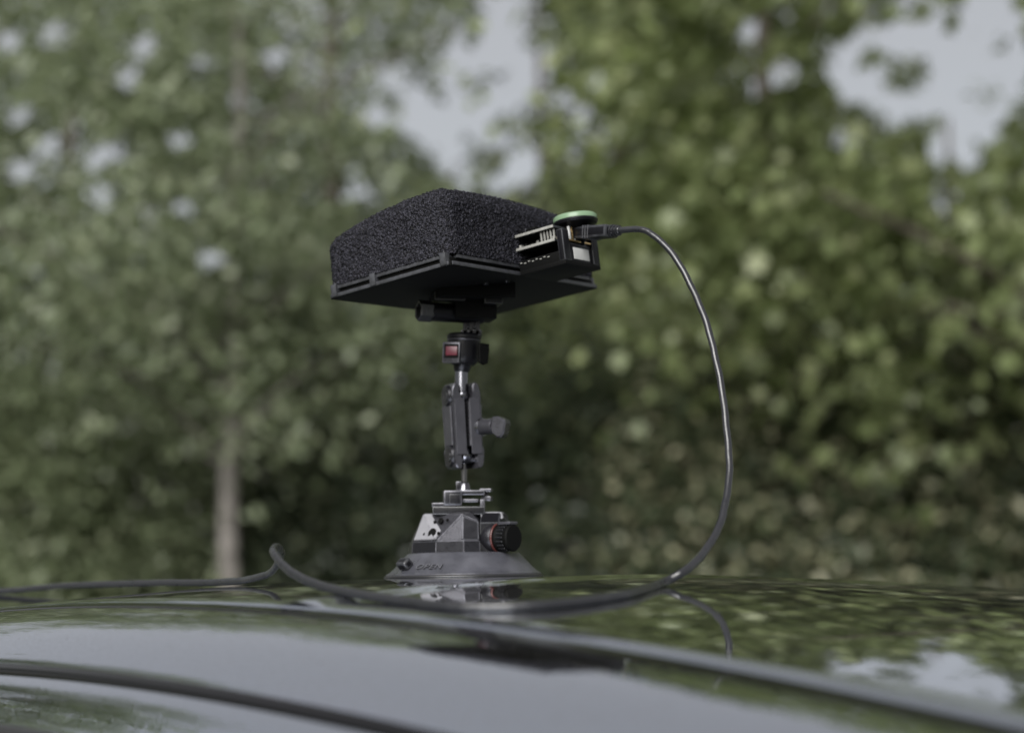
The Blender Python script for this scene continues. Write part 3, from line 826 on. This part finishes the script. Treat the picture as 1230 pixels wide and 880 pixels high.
for k in range(7):
    y = TY0 + .010 + k * .0042
    bbox_part('chip', (TX0 + .004 + rnd.random() * .004, y, .0185 + rnd.random() * .001), (.004, .0026, .0026), M_PLASTD if k % 3 else M_PCBE, .0002)
for k in range(5):
    bbox_part('pin_header', (TX0 + .0022, TY0 + .0075 + k * .0024, .0212), (.0010, .0010, .0068), M_PCBE, .0001)
bbox_part('board_terminal', (TX0 + .003, TY1 - .006, .0272), (.006, .006, .0030), M_STEEL, .0004)
bbox_part('board_button', (TX0 + .006, TY1 - .011, .0280), (.007, .008, .0022), M_PLASTD, .0006)
bbox_part('usb_socket', ((TX0 + TX1) / 2 + .004, TY0 + .006, .0222), (.010, .010, .0062), M_STEEL, .0006)
for dx, mt in ((-.0066, M_WHITE), (-.0036, M_GOLD), (-.0010, M_PCBE)):
    bbox_part('connector_pin', ((TX0 + TX1) / 2 + dx, TY0 + .0034, .0215), (.0014, .0014, .0092), mt, .0002)
for k in range(8):
    bbox_part('solder_pad', (TX0 - .0003, TY0 + .012 + k * .003, .0070 + .0006 * (k % 2)), (.0005, .0014, .0006), M_PCBE, 0)
bbox_part('tray_side_panel', (TX0 + .0012, (TY0 + TY1) / 2, .0060), (.0022, TY1 - TY0 - .002, .0062), M_PLASTD, .0004)
# green capped antenna puck
bm = bmesh.new(); PM = Matrix.Translation(((TX0 + TX1) / 2 + .003, TY0 + .004, .0270))
add_lathe(bm, [(0, -.002), (.0060, -.002), (.0085, -.001), (.0136, .0012), (.0142, .0026), (.0138, .0036), (0, .0036)], PM, 48); puck = bm_obj('antenna_puck', bm, M_PLAST, box, angle=35)
bm = bmesh.new(); add_lathe(bm, [(.0128, .0034), (.0138, .0036), (.0139, .0060), (.0131, .0068), (.0100, .0072), (0, .0074)], PM, 48); bm_obj('green_cap', bm, M_GREEN, puck, angle=50)
bm = bmesh.new(); add_cyl(bm, PM @ Vector((0, 0, -.012)), PM @ Vector((0, 0, -.001)), .004, .006, 20); bm_obj('puck_stem', bm, M_PLASTD, puck, angle=35)

# hinge block and thumb bolt below the plate
BI = (Matrix.Translation(BC) @ BR.to_4x4()).inverted()
def BL(px, py, dy=0.0):
    return BI @ W(px, py, 1.0 + dy)
def local_world_frame():
    return BR.transposed().to_4x4()
LW = local_world_frame()
def wbox(name, px, py, dy, size, mat, rot=0.0, bev=.0006, parent=box):
    p = BL(px, py, dy); bm = bmesh.new()
    add_box(bm, (0, 0, 0), size, Matrix.Translation(p) @ LW @ Matrix.Rotation(math.radians(rot), 4, 'Z'), bev, 2)
    return bm_obj(name, bm, mat, parent, angle=40)
wbox('mount_pad', 566, 352, -.006, (.050, .040, .010), M_PLASTD, 12)
wbox('mount_block', 568, 366, -.002, (.027, .024, .020), M_PLASTD, 12)
wbox('pad_ear', 538, 356, -.012, (.020, .016, .007), M_PLAST, 12)
wbox('pad_ear', 590, 358, -.010, (.012, .016, .009), M_PLAST, 12)
wbox('hinge_lug', 562, 382, .002, (.0034, .014, .014), M_PLAST)
wbox('hinge_lug', 570.5, 382, .002, (.0034, .014, .014), M_PLAST)
bm = bmesh.new(); add_cyl(bm, BL(516, 374, -.014), BL(580, 379, .000), .0062, .0056, 20, .0005); bm_obj('thumb_bolt', bm, M_PLAST, box, angle=35)
# hexagonal hollow end of the bolt
bd = (BL(500, 372.7, -.018) - BL(580, 379, .000)).normalized()
HXM = Matrix.Translation(BL(519, 374.2, -.0135)) @ frame_from(bd, (BR.transposed() @ Vector((0, 0, 1)))).to_4x4()
bm = bmesh.new(); add_lathe(bm, [(0, .002), (.0048, .002), (.0050, .0090), (.0066, .0096), (.0070, .0086), (.0068, .001), (.0060, 0), (0, 0)], HXM, 6); bm_obj('bolt_head', bm, M_EDGE, box, angle=20)
for px, py, dy in ((585, 352, -.03), (610, 349, -.03)):
    bm = bmesh.new(); p = BL(px, py, dy); add_cyl(bm, (p.x, p.y, .0004), (p.x, p.y, -.0016), .0022, .0020, 12, .0004)
    bm_obj('plate_screw', bm, M_PLAST, box, angle=35)

# ------------------------------------------------------------------ USB cable
def roof_hit(px, py, lift=.0021):
    o = Vector((0, 0, CAM_Z)); d = W(px, py, 1.0) - o
    prev = None
    for k in range(200, 2200):
        y = k / 1000; p = o + d * y; q = p - CUP
        h = q.z - roof_z(q.dot(ES), q.dot(ET)) - lift
        if h < 0: return p
    return o + d
cable = empty('usb_cable', roof_hit(560, 729))
tag(cable, 'black cable looping from the sensor box down onto the car roof', 'cable')
CI = Vector(cable.location)
plug0 = BC + BR @ Vector(((TX0 + TX1) / 2 + .004, TY0 + .004, .0225))
pdir = (BR @ Vector((0, -1, 0))).normalized()
plug_tip = W(690, 286, plug0.y); 
p1 = W(735, 277.5, plug0.y - .022)
pd = (p1 - plug0).normalized()
PMx = Matrix.Translation(plug0 - CI) @ frame_from(pd, (0, 0, 1)).to_4x4()
Lp = (p1 - plug0).length
bm = bmesh.new(); add_box(bm, (0, 0, Lp * .5), (.0078, .0118, Lp), PMx, .0016, 2)
plug = bm_obj('usb_plug', bm, M_PLAST, cable, angle=40)
bm = bmesh.new()
for k in range(3): add_box(bm, (0, 0, .010 + k * .0022), (.0083, .0122, .0009), PMx, .0002)
bm_obj('plug_grip', bm, M_EDGE, plug)
bm = bmesh.new(); add_cyl(bm, PMx @ Vector((0, 0, Lp - .001)), PMx @ Vector((0, 0, Lp + .007)), .0036, .0026, 16, .0003)
for k in range(3): add_cyl(bm, PMx @ Vector((0, 0, Lp + .0006 + k * .0022)), PMx @ Vector((0, 0, Lp + .0018 + k * .0022)), .0041 - k * .0004, .0041 - k * .0004, 16)
bm_obj('strain_relief', bm, M_CABLE, plug, angle=35)
c0 = plug0 + pd * (Lp + .004)
y0 = c0.y
air = [(768, 275.5, y0 - .010), (785, 283, y0 - .016), (803, 299, y0 - .022), (822, 328, y0 - .028), (838, 360, y0 - .033), (852, 400, y0 - .038), (862, 440, y0 - .044), (870, 490, y0 - .052), (875, 535, y0 - .060),
       (875.5, 575, y0 - .070), (870, 612, y0 - .082), (859, 642, y0 - .096), (842, 668, y0 - .112), (820, 687, y0 - .128)]
pts = [c0] + [W(*a) for a in air]
lay = [(796, 700), (762, 711), (725, 718), (680, 724), (630, 728), (580, 729), (530, 727), (490, 722)]
yl = pts[-1].y
for i, (px, py) in enumerate(lay):
    h = roof_hit(px, py)
    pts.append(h)
left = [(450, 716.5, .738), (415, 710.5, .757), (385, 703, .776), (358, 692, .795), (341, 679, .812), (330.5, 667, .826), (328.5, 660.5, .836), (331, 657.2, .846), (336, 659, .858), (337.5, 666, .872), (334, 676, .889), (325, 687, .91),
        (310, 693, .93), (285, 697.5, .96), (245, 699.5, 1.00), (195, 699.5, 1.04), (140, 701, 1.08), (80, 703, 1.12), (30, 707.5, 1.16), (-20, 715, 1.20)]
pts += [W(*a) for a in left]
e = pts[-1]
for s_, t_ in ((.42, .0), (.52, .10), (.62, .30), (.68, .55), (.70, .80)):
    pts.append(car_w(s_, t_, roof_z(s_, min(t_, T_FAR)) + .0025))
pts.append(car_w(.70, .86, roof_z(.70, T_FAR) - .02))
pts.append(car_w(.70, .90, roof_z(.70, T_FAR) - .055))
path = catmull([p - CI for p in pts], 10)
wr = random.Random(9); ph = [wr.uniform(0, 6.28) for _ in range(6)]
for i_, p_ in enumerate(path):
    if i_ < 12: continue
    a_ = i_ * .1
    p_ += Vector((math.sin(a_ * 3.1 + ph[0]) + .6 * math.sin(a_ * 7.7 + ph[1]), math.sin(a_ * 2.6 + ph[2]), .5 * abs(math.sin(a_ * 4.3 + ph[3])))) * .0002
v, f = tube(path, [.0023 * (1 + .03 * math.sin(i_ * 1.7 + ph[4])) for i_ in range(len(path))], 14, .85)
mesh_obj('cable_sheath', v, f, M_CABLE, cable, smooth=True)

# ------------------------------------------------------------------ trees and shrubs
GAPS = [(1130, 62, 78, 40), (1030, 88, 40, 40), (1150, 128, 55, 40), (1136, 178, 24, 24), (1200, 92, 45, 38), (1190, 8, 40, 26), (1060, 50, 40, 24),
        (612, 55, 52, 75), (528, 138, 36, 44), (588, 128, 42, 50), (645, 70, 18, 95), (545, 190, 24, 22), (625, 205, 22, 25), (560, 80, 30, 40),
        (690, 182, 9, 16), (700, 142, 14, 20), (905, 38, 22, 16), (725, 160, 10, 12)]
SPARKS = [(172, 57), (152, 95), (330, 70), (65, 37), (10, 52), (142, 182), (87, 157), (60, 177), (115, 192), (252, 310), (180, 255), (220, 247), (122, 232), (400, 225), (430, 230), (22, 137), (287, 120), (25, 202), (215, 167), (245, 75),
          (900, 30), (915, 102), (1017, 165), (1137, 227), (1137, 252), (1080, 145), (1167, 192), (717, 95), (742, 185), (940, 85)]
SPARKS += [(500, 118), (512, 166), (492, 148), (560, 216), (600, 218), (640, 188), (682, 118), (470, 95), (455, 140)]
GAPS += [(1092, 112, 58, 36), (1182, 142, 36, 32), (1222, 62, 26, 46)]
GAPS += [(x, y, 13 + (x * 7 + y * 3) % 8, 13 + (x * 5 + y) % 6) for x, y in SPARKS]
KEEPS = [(600, 152, 17, 12), (572, 104, 13, 16), (560, 26, 18, 24), (646, 142, 12, 18), (520, 104, 13, 10), (640, 30, 7, 30), (600, 95, 9, 8), (1040, 66, 11, 9), (1120, 150, 12, 8), (1160, 40, 10, 10), (1088, 88, 26, 20), (1205, 50, 14, 16), (1182, 112, 12, 14)]
def in_gap(P, grow=0.0, jit=0.0, rng=np.random.default_rng(77)):
    x, y = photo_px(P)
    x = x + rng.normal(size=len(P)) * jit; y = y + rng.normal(size=len(P)) * jit
    m = np.zeros(len(P), bool)
    for cx, cy, rx, ry in GAPS:
        m |= ((x - cx) / (rx + grow)) ** 2 + ((y - cy) / (ry + grow)) ** 2 < 1
    for cx, cy, rx, ry in KEEPS:
        m &= ~(((x - cx) / rx) ** 2 + ((y - cy) / ry) ** 2 < 1)
    return m

LEAF_OVAL = np.array([(0, 0, 0), (.26, .22, .05), (.30, .52, .06), (0, 1, -.05), (-.30, .52, .06), (-.26, .22, .05), (0, .5, -.03)])
LEAF_OVAL_F = np.array([(0, 1, 6), (1, 2, 6), (2, 3, 6), (3, 4, 6), (4, 5, 6), (5, 0, 6)])
LEAF_LOBE = np.array([(0, 0, 0), (.42, .10, .03), (.30, .36, .05), (.58, .60, .02), (.24, .66, .04), (0, 1.05, -.06), (-.24, .66, .04), (-.58, .60, .02), (-.30, .36, .05), (-.42, .10, .03), (0, .4, -.04)])
LEAF_LOBE_F = np.array([(i, (i + 1) % 10, 10) for i in range(10)])

def leaf_mesh(name, C, size, rng, mat, parent, kind='oval', up=.6, out=None):
    """one mesh of many separate leaves at the points C"""
    n = len(C)
    base, bf = (LEAF_OVAL, LEAF_OVAL_F) if kind == 'oval' else (LEAF_LOBE, LEAF_LOBE_F)
    nr = rng.normal(size=(n, 3)); nr[:, 2] = np.abs(nr[:, 2]) * .8 + up
    if out is not None: nr += out * .8
    nr /= np.linalg.norm(nr, axis=1, keepdims=True)
    a = rng.normal(size=(n, 3)); a[:, 2] -= .5
    y = a - nr * (a * nr).sum(1, keepdims=True); y /= np.linalg.norm(y, axis=1, keepdims=True)
    x = np.cross(y, nr)
    sz = size * (.38 + .80 * rng.uniform(0, 1, n) ** 1.3)
    R = np.stack([x, y, nr], 2)
    V = np.einsum('nij,vj->nvi', R, base) * sz[:, None, None] + C[:, None, :]
    k = len(base)
    Fv = (bf[None] + (np.arange(n) * k)[:, None, None]).reshape(-1, 3)
    V = V.reshape(-1, 3)
    me = bpy.data.meshes.new(name)
    me.vertices.add(len(V)); me.vertices.foreach_set('co', V.astype(np.float32).ravel())
    me.loops.add(Fv.size); me.loops.foreach_set('vertex_index', Fv.astype(np.int32).ravel())
    me.polygons.add(len(Fv)); me.polygons.foreach_set('loop_start', np.arange(0, Fv.size, 3, dtype=np.int32))
    me.polygons.foreach_set('loop_total', np.full(len(Fv), 3, np.int32))
    me.update(calc_edges=True); me.materials.append(mat)
    o = bpy.data.objects.new(name, me); COL.objects.link(o)
    if parent: o.parent = parent
    return o

def tree(name, label, base, height, blobs, n_cl, per, size, mat, bark, r0, seed, spread=.28, kind='oval', group='trees behind the car', lean=(0, 0), extra=(), cat='tree', first=None, gap_all=True):
    """base (x,y); blobs: list of (centre xyz offset, radii) of the crown's volume; leaves in clumps on limb ends"""
    rng = np.random.default_rng(seed); rd = random.Random(seed)
    root = empty(name, (base[0], base[1], 0)); tag(root, label, cat, group)
    b3 = np.array([base[0], base[1], 0.0])
    cl_ = []
    vol = np.array([b[1][0] * b[1][1] * b[1][2] for b in blobs]); vol = vol / vol.sum()
    while len(cl_) < n_cl:
        c, r = blobs[rng.choice(len(blobs), p=vol)]
        d = rng.normal(size=3); d /= np.linalg.norm(d)
        rr = rng.uniform(.25, 1) ** .45
        p = np.array(c) + d * np.array(r) * rr
        if p[2] < .35: continue
        cl_.append(p)
    cl_ = np.array(cl_)
    keep = ~in_gap(cl_ + b3, 4, 12); cl_ = cl_[keep]
    # leaves
    cnt = rng.poisson(1.35 * per * rng.uniform(.35, 1.65, len(cl_)))
    C = np.repeat(cl_, cnt, axis=0)
    sp = np.repeat(rng.uniform(.45, 1.45, len(cl_)) * spread, cnt)
    off = rng.normal(size=C.shape) * sp[:, None]; off[:, 2] *= .75
    C = C + off
    C = C[C[:, 2] > .12]
    g_ = in_gap(C + b3, 0, 3.5); C = C[~g_]
    ctr = np.array(blobs[0][0]); o = C - ctr; o /= np.maximum(np.linalg.norm(o, axis=1, keepdims=True), 1e-6)
    leaf_mesh('crown', C, size, rng, mat, root, kind, out=o)
    # trunk and limbs
    V, Fx = [], []
    def put(v, f):
        k = len(V); V.extend(v); Fx.extend([tuple(i + k for i in q) for q in f])
    tp = []
    for k in range(9):
        h = k / 8
        tp.append(Vector((lean[0] * h + (rd.uniform(-.05, .05) * height * .12 if k else 0), lean[1] * h + (rd.uniform(-.05, .05) * height * .12 if k else 0), height * .92 * h)))
    if first: tp[1].x = first[0]; tp[2].x = first[1]
    tp_s = catmull(tp, 4)
    rad = [r0 * (1.25 if i == 0 else 1) * (1 - .88 * (i / (len(tp_s) - 1)) ** .9) for i in range(len(tp_s))]
    put(*tube(tp_s, rad, 9))
    idx = list(range(len(cl_))); rd.shuffle(idx)
    for i in idx[:min(len(idx), 42)]:
        t = Vector(cl_[i]); zt = max(.27 * height, min(height * .85, t.z - (Vector((t.x, t.y, 0)).length * .55)))
        j = min(range(len(tp_s)), key=lambda q: abs(tp_s[q].z - zt)); s = tp_s[j]
        mid = s.lerp(t, .5) + Vector((0, 0, .12 * (t - s).length * rd.uniform(.2, 1)))
        lp = catmull([s, mid, t], 4)
        if in_gap(np.array([list(q) for q in lp]) + b3, 3).any(): continue
        rr = max(.012, rad[j] * .42)
        put(*tube(lp, [rr * (1 - .75 * q / (len(lp) - 1)) for q in range(len(lp))], 5))
    for ex in extra:
        lp = catmull([Vector(p) for p in ex[0]], 5)
        put(*tube(lp, [ex[1] * (1 - .6 * q / (len(lp) - 1)) for q in range(len(lp))], 7))
    mesh_obj('trunk', V, Fx, bark, root, smooth=True)
    return root

def X(px, Y): return (px - 615.0) / F * Y
def Z(py, Y): return CAM_Z + (HORIZ - py) / F * Y

L_MAPLE = leaf_mat('leaf_maple', (.13, .160, .092), (.195, .228, .138), (.25, .275, .185))
L_PLANE = leaf_mat('leaf_plane', (.145, .180, .078), (.215, .25, .12), (.265, .29, .155))
L_DARK = leaf_mat('leaf_dark', (.020, .029, .017), (.038, .05, .028), (.06, .07, .042))
L_MID = leaf_mat('leaf_mid', (.108, .133, .074), (.165, .195, .113), (.22, .24, .155))
L_OLIVE = leaf_mat('leaf_olive', (.10, .095, .056), (.15, .14, .085), (.19, .17, .11))
L_SHRUB = leaf_mat('leaf_variegated', (.04, .055, .034), (.075, .095, .05), (.36, .35, .235), rough=.35, p2=.62, p3=.86)
L_SHRUBD = leaf_mat('leaf_shrub_dark', (.018, .027, .018), (.042, .054, .032), (.10, .112, .068), rough=.4, p2=.7, p3=.95)

# the slim tree whose pale trunk shows at the left
b = (X(280, 9.0), 9.0)
tree('slim_tree', 'slim tree with a pale bare lower trunk at the left of the device', b, 6.9,
     [((-.1, 0, 4.1), (2.3, 1.5, 2.5)), ((-1.1, -.3, 2.9), (1.3, 1.0, 1.3)), ((.7, .2, 2.95), (.8, .8, .6)), ((0, -1.0, 3.75), (.7, .5, 1.05)), ((-.1, -1.2, 4.5), (.7, .4, 1.1))], 370, 56, .085, L_MAPLE, M_BARK, .074, 11, .27, first=(.0, -.02))
b = (X(-120, 10.5), 10.5)
tree('leafy_tree', 'broad leafy tree left of the slim pale trunk', b, 6.0, [((0, 0, 3.6), (2.6, 1.6, 2.3)), ((.6, -.3, 2.2), (1.6, 1.2, 1.5))], 250, 58, .10, L_MID, M_BARKD, .14, 12, .3)
# big-leaved tree at the right
b = (X(1420, 7.0), 7.0)
tree('plane_tree', 'large-leaved light green tree reaching in over the right side of the roof', b, 7.0,
     [((-.5, 0, 4.4), (2.6, 1.8, 2.6)), ((-1.2, .1, 3.0), (1.5, 1.2, .6))], 380, 62, .092, L_PLANE, M_BARKD, .15, 13, .25, kind='lobe',
     extra=[(((0, 0, 1.9), (-.5, -.1, Z(402, 7) ), (-1.1, -.15, Z(372, 7))), .045)])
b = (X(745, 12.0), 12.0)
tree('dense_evergreen', 'dense dark evergreen beside the tall sky gap', b, 10.2, [((0, 0, 5.4), (1.15, 1.3, 4.6))], 340, 75, .09, L_DARK, M_BARKD, .15, 14, .28)
b = (X(545, 14.5), 14.5)
tree('background_tree', 'low round tree below the tall sky gap', b, 5.2, [((0, 0, 2.7), (2.2, 1.8, 2.4))], 330, 62, .11, L_MID, M_BARKD, .14, 15, .34)
b = (X(400, 13.0), 13.0)
tree('background_tree', 'tall tree behind the slim pale trunk', b, 9.2, [((-.2, 0, 4.9), (2.2, 1.7, 4.1))], 340, 60, .105, L_MID, M_BARKD, .15, 16, .32)
b = (X(930, 10.5), 10.5)
tree('leafy_tree', 'bright green tree behind the cable loop', b, 8.0, [((0, 0, 4.5), (1.7, 1.4, 3.2)), ((-.5, -.2, 2.6), (1.3, 1.2, .8))], 340, 78, .08, L_PLANE, M_BARKD, .13, 17, .28)
b = (X(830, 15.5), 15.5)
tree('olive_tree', 'tall olive-brown tree behind the dark evergreen', b, 9.6, [((0, 0, 5.6), (1.9, 1.7, 4.0))], 330, 60, .11, L_OLIVE, M_BARKD, .16, 18, .34)
b = (X(1150, 13.5), 13.5)
tree('background_tree', 'green tree filling in below the open sky gap', b, 5.4, [((0, 0, 3.0), (2.6, 2.0, 2.6))], 400, 62, .11, L_MID, M_BARKD, .15, 19, .34)
b = (X(650, 17.0), 17.0)
tree('thin_tree', 'thin bare-stemmed tree standing in the tall sky gap', b, 9.5, [((0.5, 0, 4.0), (1.2, 1.2, 1.6)), ((.1, 0, 8.2), (1.4, 1.2, 1.6))], 120, 50, .11, L_MID, M_BARKD, .11, 20, .34)
b = (X(80, 14.5), 14.5)
tree('background_tree', 'tall tree behind the broad leafy tree', b, 7.0, [((0, 0, 4.0), (3.0, 1.8, 3.0))], 330, 62, .115, L_MID, M_BARKD, .17, 21, .36)
# outside the frame: they close the row to either side
b = (-9.6, 7.4)
tree('leafy_tree', 'tall tree at the open end of the row beyond the car bonnet', b, 8.6, [((0, 0, 4.9), (2.1, 2.0, 3.8))], 300, 55, .13, L_MID, M_BARKD, .18, 22, .36)
b = (X(1950, 10.0), 10.0)
tree('leafy_tree', 'tall tree at the other end of the row beyond the large-leaved tree', b, 8.6, [((0, 0, 5.0), (2.8, 2.4, 3.8))], 300, 55, .13, L_MID, M_BARKD, .17, 23, .36)

# shrubs along the back
def shrub(label, px, Y, h, rx, mat, seed, n_cl=200, per=76, size=.068, kind='oval'):
    tree('shrub', label, (X(px, Y), Y), h * .9, [((0, 0, h * .5), (rx, .8, h * .52)), ((.1, -.1, h * .28), (rx * 1.05, .85, h * .3))], n_cl, per, size, mat, M_BARKD, .03, seed, .17, group='shrubs behind the car', cat='shrub', kind=kind)
shrub('mid-green shrub at the far left of the row under the leafy tree', -40, 8.6, 2.3, 1.0, L_MID, 31)
shrub('mid-green shrub left of the pale trunk', 150, 9.6, 2.0, .95, L_MID, 32)
shrub('dark shrub right behind the pale trunk', 370, 9.8, 1.95, 1.0, L_SHRUBD, 33)
shrub('low dark shrub behind the suction mount', 560, 9.4, 2.2, 1.0, L_SHRUBD, 34)
shrub('dark shrub behind the lower cable loop', 740, 8.8, 2.45, .95, L_SHRUBD, 35)
shrub('yellow-flecked shrub right of the cable loop', 930, 8.2, 2.6, .95, L_SHRUB, 36, 230)
shrub('yellow-flecked shrub under the large-leaved tree', 1120, 8.0, 2.75, .95, L_SHRUB, 37, 230)
shrub('yellow-flecked shrub at the right end of the row', 1310, 7.8, 2.7, .95, L_SHRUB, 38, 230)
